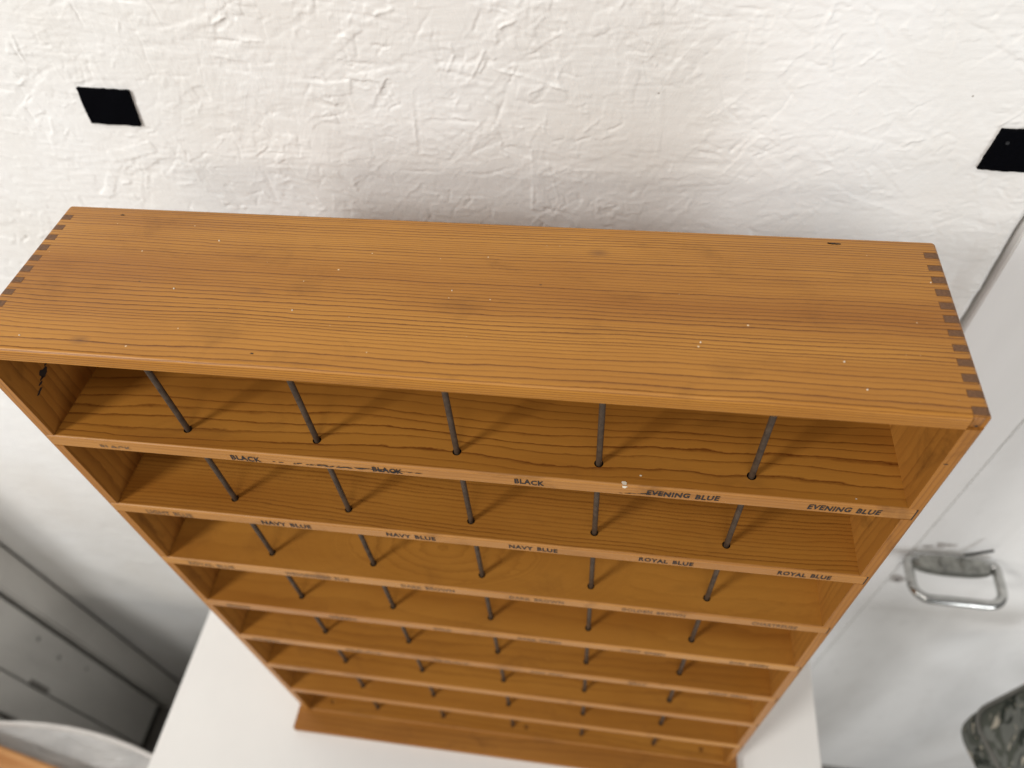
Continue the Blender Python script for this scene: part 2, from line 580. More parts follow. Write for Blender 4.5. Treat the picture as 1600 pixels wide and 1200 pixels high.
# ------------------------------------------------------------------ black patches on the wall
def patch(name, label, pts, mat, screw=None):
    t = thing(name, label, 'patch', (pts[3][0], WALL_Y, pts[3][1]), 'black fabric patches on the white wall')
    ox, oz = pts[3]
    n_ = 14
    mb = MB()
    vs = []
    rnd = random.Random(len(label))
    for j in range(n_ + 1):
        for i in range(n_ + 1):
            u, v = i / n_, j / n_
            a = Vector(pts[0]).lerp(Vector(pts[1]), u)
            c = Vector(pts[3]).lerp(Vector(pts[2]), u)
            q = a.lerp(c, v)
            dx = rnd.uniform(-1, 1) * 0.00022 if i in (0, n_) else 0
            dz = rnd.uniform(-1, 1) * 0.00030 if j in (0, n_) else 0
            lift = 0.0012 + 0.0006 * math.sin(u * 5 + v * 3) ** 2
            vs.append((q[0] - ox + dx, -0.0016 - lift, q[1] - oz + dz))
    fs = [(j * (n_ + 1) + i, j * (n_ + 1) + i + 1, (j + 1) * (n_ + 1) + i + 1, (j + 1) * (n_ + 1) + i)
          for j in range(n_) for i in range(n_)]
    nv = len(vs)
    vs2 = vs + [(x, 0.002, z) for x, y, z in vs]
    ring = ([(j * (n_ + 1)) for j in range(n_ + 1)] + [n_ * (n_ + 1) + i for i in range(1, n_ + 1)]
            + [(j * (n_ + 1) + n_) for j in range(n_ - 1, -1, -1)] + [i for i in range(n_ - 1, 0, -1)])
    fs += [(ring[k], ring[(k + 1) % len(ring)], ring[(k + 1) % len(ring)] + nv, ring[k] + nv) for k in range(len(ring))]
    mb.add(vs2, fs)
    mb.build('fabric', mat, t, smooth=True)
    if screw:
        mb = MB()
        c = (screw[0] - ox, -0.0025, screw[1] - oz)
        mb.cyl(c, (c[0], -0.0042, c[2]), 0.0018, 0.0013, 14)
        mb.build('screw', plain('dark_screw', (0.012, 0.012, 0.014), 0.6, 0.2), t)
    return t


M_VEL = plain('black_loop_fabric', (0.0035, 0.0037, 0.0055), 0.95, var=0.3, scale=1500, bump=0.6, spec=0.03)
patch('fabric_patch', 'small black fabric patch with slanted sides at the upper left of the white wall',
      [(-0.0799, 0.0005), (-0.0314, -0.0015), (-0.0358, -0.0359), (-0.0838, -0.0340)], M_VEL)
patch('fabric_patch', 'black fabric patch with serrated lower edge near the right end of the wall',
      [(0.6871, -0.0185), (0.7375, -0.0205), (0.7345, -0.0565), (0.6832, -0.0540)], M_VEL, screw=(0.695, -0.029))

# ------------------------------------------------------------------ spool cabinet
W, D, H, T, TT = 0.600, 0.140, 0.788, 0.0100, 0.0108
RW = 0.0034
ZS = [0.0958, 0.1932, 0.2920, 0.3906, 0.4876, 0.5858, 0.6850]
ZB = 0.7860
TS = 0.0126
RODX = [0.1067, 0.2030, 0.3025, 0.3986, 0.4970]
RODY = 0.0148
rc = [RW * k / 5 for k in range(6)]
CUTS = (tuple(rc) + tuple(W - q for q in rc), tuple(rc) + tuple(D - q for q in rc), tuple(-q for q in rc))


def warp(q):
    x, y, z = q
    c = (min(max(x, RW), W - RW), min(max(y, RW), D - RW), min(z, -RW))
    d = (x - c[0], y - c[1], z - c[2])
    m_ = max(abs(t) for t in d)
    if m_ < 1e-9:
        return (x, y, z)
    L = math.sqrt(sum(t * t for t in d))
    k = m_ / L
    return tuple(c[i] + d[i] * k for i in range(3))


cab = thing('spool_cabinet', 'tall varnished pine spool rack with finger jointed top and steel rods on white table', 'spool rack')
PITCH = 0.01096
rnd = random.Random(21)
FY = [0.0050 + PITCH * k + rnd.uniform(-0.00035, 0.00035) for k in range(12)]
FWS = [0.0054 + rnd.uniform(-0.0006, 0.0005) for k in range(12)]

# top board: slab plus tenons between the fingers
mb = MB()
mb.gbox((T, 0, -TT), (W - T, D, 0), CUTS, warp)
edges = [(FY[k] + FWS[k] / 2 + 0.0003, FY[k + 1] - FWS[k + 1] / 2 - 0.0003) for k in range(11)] + [(FY[11] + FWS[11] / 2 + 0.0003, D)]
for (a, c) in edges:
    mb.gbox((0, a, -TT), (T, c, 0), CUTS, warp)
    mb.gbox((W - T, a, -TT), (W, c, 0), CUTS, warp)
top = mb.build('top_board', M_TOP, cab, smooth=True)


def blob(mb, c, rx, ry, rnd, nrm='z', n=14, lift=0.00012, mi=0):
    vs = [c]
    for i in range(n):
        t = 2 * math.pi * i / n
        k = rnd.uniform(0.65, 1.2)
        u, v = rx * k * math.cos(t), ry * k * math.sin(t)
        vs.append((c[0] + u, c[1] + v, c[2]) if nrm == 'z' else
                  (c[0] + u, c[1], c[2] + v) if nrm == 'y' else (c[0], c[1] + u, c[2] + v))
    mb.add(vs, [(0, 1 + i, 1 + (i + 1) % n) for i in range(n)], mi)


rnd = random.Random(4)
mb = MB()
for (x, y, a, c) in [(0.5367, 0.1330, 0.0028, 0.0010), (0.5395, 0.1328, 0.0022, 0.0007), (0.5345, 0.1332, 0.0015, 0.0006), (0.047, 0.1305, 0.002, 0.0007), (0.190, 0.010, 0.0012, 0.0006)]:
    blob(mb, (x, y, 0.00012 - max(0, (y - (D - RW))) ** 2 * 60), a, c, rnd)
mb.build('bark_fleck', M_HOLE, top)['kind'] = 'stuff'

# side panels with the dadoes for the shelves and one finger per notch
for side in (0, 1):
    X = (lambda x: x) if side == 0 else (lambda x: W - x)

    def bx(mb, xa, xb, lo, hi):
        a, c = sorted((X(xa), X(xb)))
        mb.gbox((a, lo[0], lo[1]), (c, hi[0], hi[1]), CUTS, warp)
    mb = MB()
    yf = 0.006
    bx(mb, 0, T, (yf, -H - 0.0006), (D, -TT))
    bx(mb, 0, 0.0036 if side == 0 else 0.0046, (0, -H - 0.0006), (yf, -TT))
    xi = 0.0036 if side == 0 else 0.0046
    zt = TT
    for zc in ZS + [ZB]:
        bx(mb, xi, T, (0, -zc + 0.0003), (yf, -zt))
        zt = zc + TS + 0.0003
    sp = mb.build('side_panel', M_SIDE, cab, smooth=True)
    for k, fy in enumerate(FY):
        mb = MB()
        FW = FWS[k]
        y0 = max(0.0, fy - FW / 2)
        bx(mb, 0, T - 0.0002, (y0, -TT - 0.0003), (fy + FW / 2, 0.0))
        f = mb.build('finger', [M_END, M_SIDE], sp, smooth=True)
        for pg in f.data.polygons:
            if pg.normal.z < 0.8:
                pg.material_index = 1
    if side == 0:
        # knot with a dark crack on the inner face
        mb = MB()
        rnd = random.Random(2)
        xk = T + 0.00015
        blob(mb, (xk, 0.0265, -0.0565), 0.0042, 0.0034, rnd, 'x')
        for s_ in range(9):
            blob(mb, (xk + 0.00002 * (s_ % 3), 0.0265 + (s_ - 4.2) * 0.0032, -0.0565 + (s_ - 4.2) * 0.0017 + rnd.uniform(-.0006, .0006)), 0.0024, 0.0008, rnd, 'x')
        mb.build('knot', M_HOLE, sp)['kind'] = 'stuff'
    else:
        mb = MB()
        rnd = random.Random(3)
        blob(mb, (0.5935, -0.00015, -0.0068), 0.0012, 0.0009, rnd, 'y')
        blob(mb, (0.5925, -0.00016, -0.0440), 0.0015, 0.0005, rnd, 'y')
        mb.build('nail_hole', M_HOLE, sp)['kind'] = 'stuff'
        mb = MB()
        for zc in ZS:
            mb.box(W - 0.0046 - 0.0001, W - 0.0046 + 0.0009, -0.00012, 0.001, -zc - TS, -zc + 0.0001)
        mb.build('joint_gap', M_HOLE, sp)['kind'] = 'stuff'

# back panel
mb = MB()
mb.box(T - 0.002, W - T + 0.002, 0.1315, D - 0.0012, -H, -TT + 0.0004)
mb.build('back_panel', M_BACK, cab)


def shelf_mesh(xa, xb, ya, yb, zt, ts, holes, r=0.0016, hr=0.0031, cell=0.0060):
    mb = MB()
    y1, y2 = RODY - cell, RODY + cell
    # rounded front
    prof = []
    for k in range(5):
        t = math.pi / 2 * k / 4
        prof.append((ya + r - r * math.sin(t), zt - r + r * math.cos(t)))
    for k in range(5):
        t = math.pi / 2 * k / 4
        prof.append((ya + r - r * math.cos(t), zt - ts + r - r * math.sin(t)))
    vs = [(x, y, z) for x in (xa, xb) for y, z in prof]
    n = len(prof)
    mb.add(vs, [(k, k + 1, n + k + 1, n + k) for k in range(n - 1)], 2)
    mb.add([(x, y, z) for x in (xa, xb) for y, z in prof[:5] + prof[5:]] , [tuple(range(n)), tuple(range(n, 2 * n))[::-1]])
    for z in (zt, zt - ts):
        def rect(x0, x1, a, c):
            mb.add([(x0, a, z), (x1, a, z), (x1, c, z), (x0, c, z)], [(0, 1, 2, 3)])
        rect(xa, xb, ya + r, y1)
        rect(xa, xb, y2, yb)
        x = xa
        for hx in sorted(holes):
            rect(x, hx - cell, y1, y2)
            x = hx + cell
            m_ = 24
            inn = [(hx + hr * math.cos(2 * math.pi * k / m_), RODY + hr * math.sin(2 * math.pi * k / m_), z) for k in range(m_)]
            out = []
            for k in range(m_):
                t = 2 * math.pi * k / m_
                q = cell / max(abs(math.cos(t)), abs(math.sin(t)))
                out.append((hx + q * math.cos(t), RODY + q * math.sin(t), z))
            mb.add(inn + out, [(k, (k + 1) % m_, m_ + (k + 1) % m_, m_ + k) for k in range(m_)])
        rect(x, xb, y1, y2)
    for hx in holes:
        m_ = 24
        vs = [(hx + hr * math.cos(2 * math.pi * k / m_), RODY + hr * math.sin(2 * math.pi * k / m_), z) for z in (zt, zt - ts) for k in range(m_)]
        mb.add(vs, [(k, (k + 1) % m_, m_ + (k + 1) % m_, m_ + k) for k in range(m_)], 1)
    mb.add([(xa, yb, zt), (xb, yb, zt), (xb, yb, zt - ts), (xa, yb, zt - ts)], [(0, 1, 2, 3)])
    return mb


SHELF_W = [dict(fy=135, fz=330, amp=(3.6, 0.48, 1.2), strength=(0.6, 1.4), sharp=0.72),
           dict(fy=280, fz=380, amp=(4.0, 0.6, 1.6), strength=(0.45, 1.1), sharp=0.62),
           dict(fy=70, fz=300, amp=(3.4, 0.9, 0.6), strength=(0.08, 0.34), knot=(0.262, 0.036, 0.070, 0.40)),
           dict(fy=60, fz=300, amp=(3.0, 0.5, 0.5), strength=(0.12, 0.5)),
           dict(fy=90, fz=300, amp=(2.5, 0.6, 0.6), strength=(0.1, 0.4)),
           dict(fy=120, fz=300, amp=(2.5, 0.6, 0.6), strength=(0.1, 0.45)),
           dict(fy=80, fz=300, amp=(2.5, 0.6, 0.6), strength=(0.1, 0.45)),
           dict(fy=100, fz=300, amp=(2.5, 0.6, 0.6), strength=(0.1, 0.45))]
M_SH = [wood('varnished_shelf', (0.36, 0.148, 0.022), (0.135, 0.040, 0.005), seed=2.2 + 1.9 * k, scuff=0.10, fibre=0.09, **kw)
        for k, kw in enumerate(SHELF_W)]

shelves = []
for k, zc in enumerate(ZS):
    mb = shelf_mesh(0.0038, W - 0.0048, -0.0004, 0.1305, -zc, TS, RODX)
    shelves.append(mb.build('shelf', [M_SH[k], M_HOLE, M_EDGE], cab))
mb = shelf_mesh(0.0042, W - 0.0048, 0.0010, 0.1305, -ZB, 0.0105, RODX + [0.040, 0.322, 0.561])
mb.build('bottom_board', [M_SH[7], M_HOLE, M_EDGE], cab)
mb = MB()
mb.box(-0.0088, W + 0.0088, -0.0270, D, -0.7995, -H)
mb.build('base_board', M_BASE, cab, bevel=0.0014, smooth=True)

# steel rods that carry the spools
for rx in RODX:
    mb = MB()
    mb.cyl((rx, RODY, -TT + 0.001), (rx + 0.0004, RODY + 0.0004, -ZB - 0.006), 0.00205, n=18)
    mb.build('rod', M_ROD, cab, smooth=True)

# stamped names on the shelf edges


def letters(shelf, text, xa, xb, zc, hgt, mat, dz=0.0, italic=0.0, cut=None, rnd_=None, name='lettering'):
    cu = bpy.data.curves.new(name, 'FONT')
    cu.body = text
    cu.size = 1.0
    cu.offset = 0.036
    cu.space_character = 1.12
    cu.space_word = 1.5
    cu.resolution_u = 3
    tmp = bpy.data.objects.new(name, cu)
    COL.objects.link(tmp)
    dg = bpy.context.evaluated_depsgraph_get()
    me = bpy.data.meshes.new_from_object(tmp.evaluated_get(dg))
    bpy.data.objects.remove(tmp)
    co = np.empty(len(me.vertices) * 3)
    me.vertices.foreach_get('co', co)
    co = co.reshape(-1, 3)
    mn, mx = co.min(0), co.max(0)
    x = (co[:, 0] - mn[0]) / (mx[0] - mn[0]) * (xb - xa)
    z = (co[:, 1] - mn[1]) / (mx[1] - mn[1]) * hgt
    z = z * (1 + 0.05 * np.sin(x * 900)) + 0.0003 * np.sin(x * 310)
    if cut:
        z = np.clip(z, cut[0] * hgt, cut[1] * hgt)
    x = x + z * italic
    co = np.stack([xa + x, np.full_like(x, -0.00062), zc - TS / 2 - hgt / 2 + dz + z], 1)
    me.vertices.foreach_set('co', co.ravel())
    me.update()
    me.materials.clear()
    me.materials.append(mat)
    o = bpy.data.objects.new(name, me)
    COL.objects.link(o)
    o.parent = shelf
    return o


TEXT = [
    [('BLACK', .0425, .0667, M_INK2, -.0022, (0.45, 1.0)), ('BLACK', .1424, .1645, M_INK, -.0012, None), ('BLACK', .2454, .2668, M_INK, -.0006, None),
     ('BLACK', .3437, .3636, M_INK, 0, None), ('EVENING BLUE', .4306, .4768, M_INK, 0, None), ('EVENING BLUE', .5318, .5755, M_INK, 0, None)],
    [('LIGHT BLUE', .0325, .0726, M_INK2, -.0012, None), ('NAVY BLUE', .1327, .1744, M_INK, -.0004, None), ('NAVY BLUE', .2366, .2763, M_INK, 0, None),
     ('NAVY BLUE', .3342, .3717, M_INK, 0, None), ('ROYAL BLUE', .4332, .4735, M_INK, 0, None), ('ROYAL BLUE', .5343, .5720, M_INK, 0, None)],
    [('ROYAL BLUE', .0285, .0731, M_INK2, 0, None), ('WEDGEWOOD BLUE', .1226, .1829, M_INK2, 0, None), ('DARK BROWN', .2310, .2797, M_INK2, 0, None),
     ('DARK BROWN', .3286, .3764, M_INK2, 0, None), ('GOLDEN BROWN', .4259, .4797, M_INK2, 0, None), ('CHARTREUSE', .5345, .5711, M_INK2, 0, None)],
    [('BROWN', .0290, .0536, M_INK2, 0, None), ('GREEN', .1384, .1667, M_INK2, 0, None), ('GOLD', .2464, .2647, M_INK2, 0, None),
     ('DARK GREEN', .3311, .3731, M_INK2, 0, None), ('LIGHT GREEN', .4316, .4730, M_INK2, 0, None), ('DARK GREEN', .5329, .5680, M_INK2, 0, None)],
    [('GREEN', .0230, .0547, M_INK2, 0, None), ('GRAY', .1323, .1764, M_INK2, 0, None), ('GRAY', .2331, .2744, M_INK2, 0, None),
     ('DARK GRAY', .3405, .3754, M_INK2, 0, None), ('GRAY', .4440, .4636, M_INK2, 0, None), ('LIGHT GRAY', .5283, .5673, M_INK2, 0, None)],
]
for sh, zc, row in zip(shelves, ZS, TEXT):
    for (txt, xa, xb, mat, dz, cut) in row:
        letters(sh, txt, xa, xb, -zc, 0.0060, mat, dz=dz, cut=cut, italic=0.10 if txt == 'EVENING BLUE' else 0.0)

# smeared ink on the first shelf edge, and paint drops
rnd = random.Random(12)
mb = MB()
for k in range(46):
    t = rnd.random()
    x = 0.172 + 0.082 * t
    blob(mb, (x, -0.00055 - 0.00001 * k / 10, -ZS[0] - TS * (0.70 - 0.12 * t) + rnd.uniform(-.0010, .0010)), rnd.uniform(0.0006, 0.0034) * (0.5 + t), rnd.uniform(0.0002, 0.00065), rnd, 'y', 9)
for k in range(12):
    x = 0.2454 + 0.024 * rnd.random()
    blob(mb, (x, -0.00066, -ZS[0] - TS * 0.56 + rnd.uniform(-.0014, .0014)), rnd.uniform(0.001, 0.003), rnd.uniform(0.0003, 0.0006), rnd, 'y', 9)
for k in range(8):
    x = 0.262 + 0.020 * rnd.random() ** 1.5
    blob(mb, (x, -0.00066, -ZS[0] - TS * 0.55 + rnd.uniform(-.0005, .0005)), rnd.uniform(0.001, 0.003), 0.00025, rnd, 'y', 9)
for k in range(16):
    x = 0.410 + 0.036 * rnd.random()
    blob(mb, (x, -0.00066, -ZS[0] - TS * (0.78 - 0.3 * (x - .41) / .036) + rnd.uniform(-.0006, .0006)), rnd.uniform(0.001, 0.003), 0.0003, rnd, 'y', 9)
mb.build('ink_smear', M_INK, shelves[0])['kind'] = 'stuff'
mb = MB()
for (x, y, r) in [(0.4161, 0.0004, 0.0019), (0.4262, 0.0075, 0.0008), (0.560, 0.0040, 0.0006)]:
    blob(mb, (x, y + r * 0.5, -ZS[0] + 0.00015), r, r * 0.75, rnd)
    if y < 0.001:
        blob(mb, (x, -0.00058, -ZS[0] - r * 0.8), r, r * 0.8, rnd, 'y')
mb.build('paint_drop', M_SPECK, shelves[0])['kind'] = 'stuff'
# a few crumbs of pale paint lying proud on the top board
mb = MB()
rnd = random.Random(33)
for (x, y) in [(0.5393, 0.0140), (0.2030, 0.0470), (0.5300, 0.0330), (0.300, 0.072), (0.036, 0.012), (0.118, 0.060), (0.130, 0.1080), (0.5890, 0.1010), (0.452, 0.041)]:
    r = rnd.uniform(0.0004, 0.0007)
    mb.cyl((x, y, -0.0001), (x, y, 0.0005), r, r * 0.6, 8)
mb.build('paint_drop', M_SPECK, top, smooth=True)['kind'] = 'stuff'

# ------------------------------------------------------------------ table
tab = thing('table', 'white laminate topped work table under the spool rack', 'table', (0.26, -0.25, -1.97))
M_TAB = plain('white_laminate', (0.80, 0.785, 0.755), 0.38, var=0.03, scale=6)
M_LEG = plain('grey_leg_metal', (0.30, 0.30, 0.30), 0.45, 0.5)
mb = MB()
ox, oy, oz = tab.location
mb.box(-0.2035 - ox, 0.7222 - ox, -0.42 - oy, 0.290 - oy, -0.829 - oz, -0.7997 - oz)
mb.build('tabletop', M_TAB, tab, bevel=0.0015, smooth=True)
for sx in (-0.185, 0.685):
    mb = MB()
    mb.box(sx - ox, sx + 0.022 - ox, -0.40 - oy, 0.27 - oy, 0.0, -0.829 - oz)  # unseen table sides, made solid to keep light off the lower left
    mb.build('unseen_end_panel', M_TAB, tab, bevel=0.001)

# ------------------------------------------------------------------ right: trim board and door with pull handle
M_TRIM = dirty_white('white_trim_paint', 1.0, base=(0.84, 0.825, 0.805), amount=0.18)
M_DOOR = dirty_white('scuffed_white_paint', 4.0, base=(0.84, 0.83, 0.81), amount=0.34)


def sloped(z):
    return 0.8680 + 0.0214 * z


trim = thing('trim_board', 'smooth white trim board between the rough wall and the scuffed white door', 'trim board', (0.745, WALL_Y, -1.97))
mb = MB()
ox, oy, oz = trim.location
zt, zb = 1.3, -1.97
v = [(0.7455, 0.297, zb), (sloped(zb), 0.297, zb), (sloped(zb), 0.335, zb), (0.7455, 0.335, zb),
     (0.7455, 0.297, zt), (sloped(zt), 0.297, zt), (sloped(zt), 0.335, zt), (0.7455, 0.335, zt)]
mb.add([(x - ox, y - oy, z - oz) for x, y, z in v], [(3, 2, 1, 0), (4, 5, 6, 7), (0, 1, 5, 4), (1, 2, 6, 5), (2, 3, 7, 6), (3, 0, 4, 7)])
mb.build('board', M_TRIM, trim, bevel=0.0012, smooth=True)

door = thing('white_door', 'scuffed white painted door with a metal pull handle beside the trim board', 'door', (0.87, WALL_Y, -1.97))
ox, oy, oz = door.location
mb = MB()
g = 0.0026
zb = -1.955
v = [(sloped(zb) + g, 0.300, zb), (1.85, 0.300, zb), (1.85, 0.334, zb), (sloped(zb) + g, 0.334, zb),
     (sloped(zt) + g, 0.300, zt), (1.85, 0.300, zt), (1.85, 0.334, zt), (sloped(zt) + g, 0.334, zt)]
mb.add([(x - ox, y - oy, z - oz) for x, y, z in v], [(3, 2, 1, 0), (4, 5, 6, 7), (0, 1, 5, 4), (1, 2, 6, 5), (2, 3, 7, 6), (3, 0, 4, 7)])
mb.build('door_panel', M_DOOR, door, bevel=0.0015, smooth=True)
M_CHR = plain('worn_chrome', (0.60, 0.60, 0.58), 0.2, 1.0, var=0.18, scale=90)
M_PLATE = plain('tarnished_plate', (0.42, 0.42, 0.385), 0.42, 0.8, var=0.25, scale=70)
# loop of the handle stands straight out from the door
hz = -0.700
xa, xb, ya, yb, rr = 0.8465, 0.9660, 0.2280, 0.2875, 0.022
pts = []


def arc(cx, cy, r, a0, a1, k=7):
    for i in range(k + 1):
        t = R(a0 + (a1 - a0) * i / k)
        pts.append((cx + r * math.cos(t) - ox, cy + r * math.sin(t) - oy, hz - oz + (0.297 - (cy + r * math.sin(t))) * -0.05))


arc(xa + rr, ya + rr, rr, 180, 270)
arc(xb - rr, ya + rr, rr, 270, 360)
arc(xb - 0.008, yb - 0.008, 0.008, 0, 90, 4)
arc(xa + 0.008, yb - 0.008, 0.008, 90, 180, 4)
mb = MB()
mb.tube(pts, 0.0066, 14, closed=True)
hd = mb.build('handle', M_CHR, door, smooth='all')
mb = MB()
cx = 0.906
n = 28
vs = []
for z_, s_ in ((0.0095, 0.9), (0.012, 0.86), (-0.0085, 1.0)):
    for i in range(n):
        t = 2 * math.pi * i / n
        rx_, ry_ = 0.056 * s_, 0.0140 * s_
        ex = math.copysign(abs(math.cos(t)) ** 0.8, math.cos(t)) * rx_
        ey = math.copysign(abs(math.sin(t)) ** 0.9, math.sin(t)) * ry_
        vs.append((cx + ex - ox, 0.2800 + ey - oy, hz + z_ * 0.62 - oz))
fs = [tuple(range(n, 2 * n))] + [(i, (i + 1) % n, n + (i + 1) % n, n + i) for i in range(n)] + [(2 * n + i, 2 * n + (i + 1) % n, (i + 1) % n, i) for i in range(n)] + [tuple(range(2 * n, 3 * n))[::-1]]
mb.add(vs, fs)
pl = mb.build('bracket', M_PLATE, hd, smooth=True)
for bxp in (0.892, 0.921):
    mb = MB()
    mb.cyl((bxp - ox, 0.280 - oy, hz + 0.006 - oz), (bxp - ox, 0.280 - oy, hz + 0.0105 - oz), 0.0075, 0.006, 18)
    mb.build('bolt', M_PLATE, hd, smooth=True)
mb = MB()
mb.tube([(0.921 - ox, 0.293 - oy, hz + 0.012 - oz), (0.931 - ox, 0.290 - oy, hz + 0.026 - oz), (0.9385 - ox, 0.285 - oy, hz + 0.044 - oz), (0.942 - ox, 0.284 - oy, hz + 0.049 - oz)], 0.0021, 8)
mb.build('wire_latch', plain('dark_wire', (0.05, 0.048, 0.045), 0.5, 0.6), door, smooth=True)
# grime smeared on the paint round the handle
mb = MB()
rnd = random.Random(8)
for (x, z, a, c, k) in [(0.880, -0.684, 0.016, 0.004, 5), (0.893, -0.676, 0.014, 0.006, 6), (0.862, -0.792, 0.014, 0.010, 7), (0.866, -0.799, 0.014, 0.008, 6)]:
    for q in range(k):
        blob(mb, (max(x + rnd.uniform(-a, a) * 0.6, sloped(z) + 0.003 + a * 0.6) - ox, 0.2996 - 0.00005 * q - oy, z + rnd.uniform(-c, c) * 0.5 - oz), a * rnd.uniform(0.3, 0.6), c * rnd.uniform(0.4, 0.8), rnd, 'y', 12)
mb.build('grime', plain('grey_grime', (0.50, 0.465, 0.435), 0.8, var=0.15, scale=200), door)['kind'] = 'stuff'

# ------------------------------------------------------------------ camouflage padded stool at lower right


def camo():
    m, nt, b = new_mat('camouflage_cloth')
    n = N(nt)
    P = n.mapping(n.pos(), rot=(0, 0, R(22)))
    a = n.noise(n.mapping(P, (40, 16, 24)), 1.0, 2.0, 0.5, 0.8)
    c = n.mix(n.ramp(a, [(0.47, 0.0), (0.50, 1.0)]), (0.070, 0.074, 0.062), (0.125, 0.128, 0.115))
    a2 = n.noise(n.mapping(P, (70, 24, 30), (4, 2, 1)), 1.0, 2.0, 0.5, 1.0)
    c = n.mix(n.ramp(a2, [(0.55, 0.0), (0.57, 1.0)]), c, (0.030, 0.034, 0.028))
    a3 = n.noise(n.mapping(P, (80, 26, 40), (9, 5, 3)), 1.0, 2.0, 0.5, 1.0)
    c = n.mix(n.ramp(a3, [(0.60, 0.0), (0.625, 1.0)]), c, (0.34, 0.31, 0.25))
    nt.links.new(c, b.inputs['Base Color'])
    b.inputs['Roughness'].default_value = 1.0
    b.inputs['Specular IOR Level'].default_value = 0.08
    nt.links.new(n.bump(n.noise(P, 900, 2), 0.3, 0.0006), b.inputs['Normal'])
    return m


P0, E1, E2 = Vector((0.9600, 0.1290)), Vector((0.866, 0.500)), Vector((0.285, -0.958))
L1, L2 = 0.205, 0.34
stool = thing('padded_stool', 'stool with a camouflage patterned cloth pad at the lower right below the door handle', 'stool', (P0[0] + 0.1, P0[1] - 0.1, -1.97))
ox, oy, oz = stool.location
# outline of the pad with round corners
corners = [P0, P0 + E1 * L1, P0 + E1 * L1 + E2 * L2, P0 + E2 * L2]
outl = []
for i in range(4):
    a, c, e = corners[i - 1], corners[i], corners[(i + 1) % 4]
    d1, d2 = (a - c).normalized(), (e - c).normalized()
    for k in range(9):
        t = k / 8
        p_, q_ = c + d1 * 0.030, c + d2 * 0.030
        outl.append(p_.lerp(c, t).lerp(c.lerp(q_, t), t))
cen = sum(corners, Vector((0, 0))) / 4
mb = MB()
lay = [(-0.075, 0.96), (-0.068, 0.99), (-0.050, 1.0), (-0.022, 1.0), (-0.010, 0.985), (-0.003, 0.955), (0.002, 0.90), (0.008, 0.75), (0.012, 0.5), (0.013, 0.2)]
n = len(outl)
vs = []
for dz, s_ in lay:
    for q in outl:
        u = cen + (q - cen) * s_
        vs.append((u[0] - ox, u[1] - oy, -0.853 + dz - oz))
vs += [(cen[0] - ox, cen[1] - oy, -0.840 - oz), (cen[0] - ox, cen[1] - oy, -0.928 - oz)]
fs = [(l * n + i, l * n + (i + 1) % n, (l + 1) * n + (i + 1) % n, (l + 1) * n + i) for l in range(len(lay) - 1) for i in range(n)]
T_ = (len(lay) - 1) * n
fs += [(T_ + i, T_ + (i + 1) % n, len(vs) - 2) for i in range(n)] + [((i + 1) % n, i, len(vs) - 1) for i in range(n)]
mb.add(vs, fs)
mb.build('pad', camo(), stool, smooth='all')
mb = MB()
mb.tube([(cen[0] + (q[0] - cen[0]) * 0.995 - ox, cen[1] + (q[1] - cen[1]) * 0.995 - oy, -0.862 - oz) for q in outl], 0.0032, 8, closed=True)
mb.build('piping', plain('grey_piping', (0.13, 0.125, 0.11), 0.85), stool, smooth='all')
mb = MB()
mb.cyl((cen[0] - ox, cen[1] - oy, 0.02), (cen[0] - ox, cen[1] - oy, -0.925 - oz), 0.030, n=20)
mb.build('pedestal', M_LEG, stool, smooth=True)
mb = MB()
mb.cyl((cen[0] - ox, cen[1] - oy, 0), (cen[0] - ox, cen[1] - oy, 0.022), 0.17, 0.15, n=32)
mb.build('foot', M_LEG, stool, smooth=True)

# ------------------------------------------------------------------ left: return wall with grey cupboard door
XL = -0.83
M_GREY = dirty_white('grey_cupboard_paint', 6.0, base=(0.76, 0.75, 0.72), dirt=(0.52, 0.51, 0.49), amount=0.5)
M_CASE = dirty_white('off_white_casing_paint', 9.0, base=(0.80, 0.785, 0.75), dirt=(0.56, 0.54, 0.51), amount=0.4)
case = thing('door_casing', 'upright off-white casing board in the dark corner left of the table', 'casing', (XL, 0.26, -1.97))
ox, oy, oz = case.location
mb = MB()
mb.box(XL - 0.05 - ox, XL + 0.004 - ox, 0.226 - oy, 0.296 - oy, 0, 2.9)
mb.build('board', M_CASE, case, bevel=0.006, smooth=True)
gd = thing('grey_cupboard_door', 'grey painted two leaf cupboard door with a latch notch at the lower left', 'cupboard door', (XL, 0.13, -1.97))
ox, oy, oz = gd.location


def leaf(y0, y1, notch):
    mb = MB()
    z0, z1 = -1.885, 0.9
    if notch:
        # the leaf steps back round the latch
        mb.box(XL - 0.03 - ox, XL - ox, y0 - oy, y1 - oy, z0 - oz, -1.400 - oz)
        mb.box(XL - 0.03 - ox, XL - ox, y0 + notch - oy, y1 - oy, -1.400 - oz, -1.322 - oz)
        mb.box(XL - 0.03 - ox, XL - ox, y0 - oy, y1 - oy, -1.322 - oz, z1 - oz)
        return mb.build('door_leaf', M_GREY, gd)
    mb.box(XL - 0.03 - ox, XL - ox, y0 - oy, y1 - oy, z0 - oz, z1 - oz)
    return mb.build('door_leaf', M_GREY, gd, bevel=0.002, smooth=True)


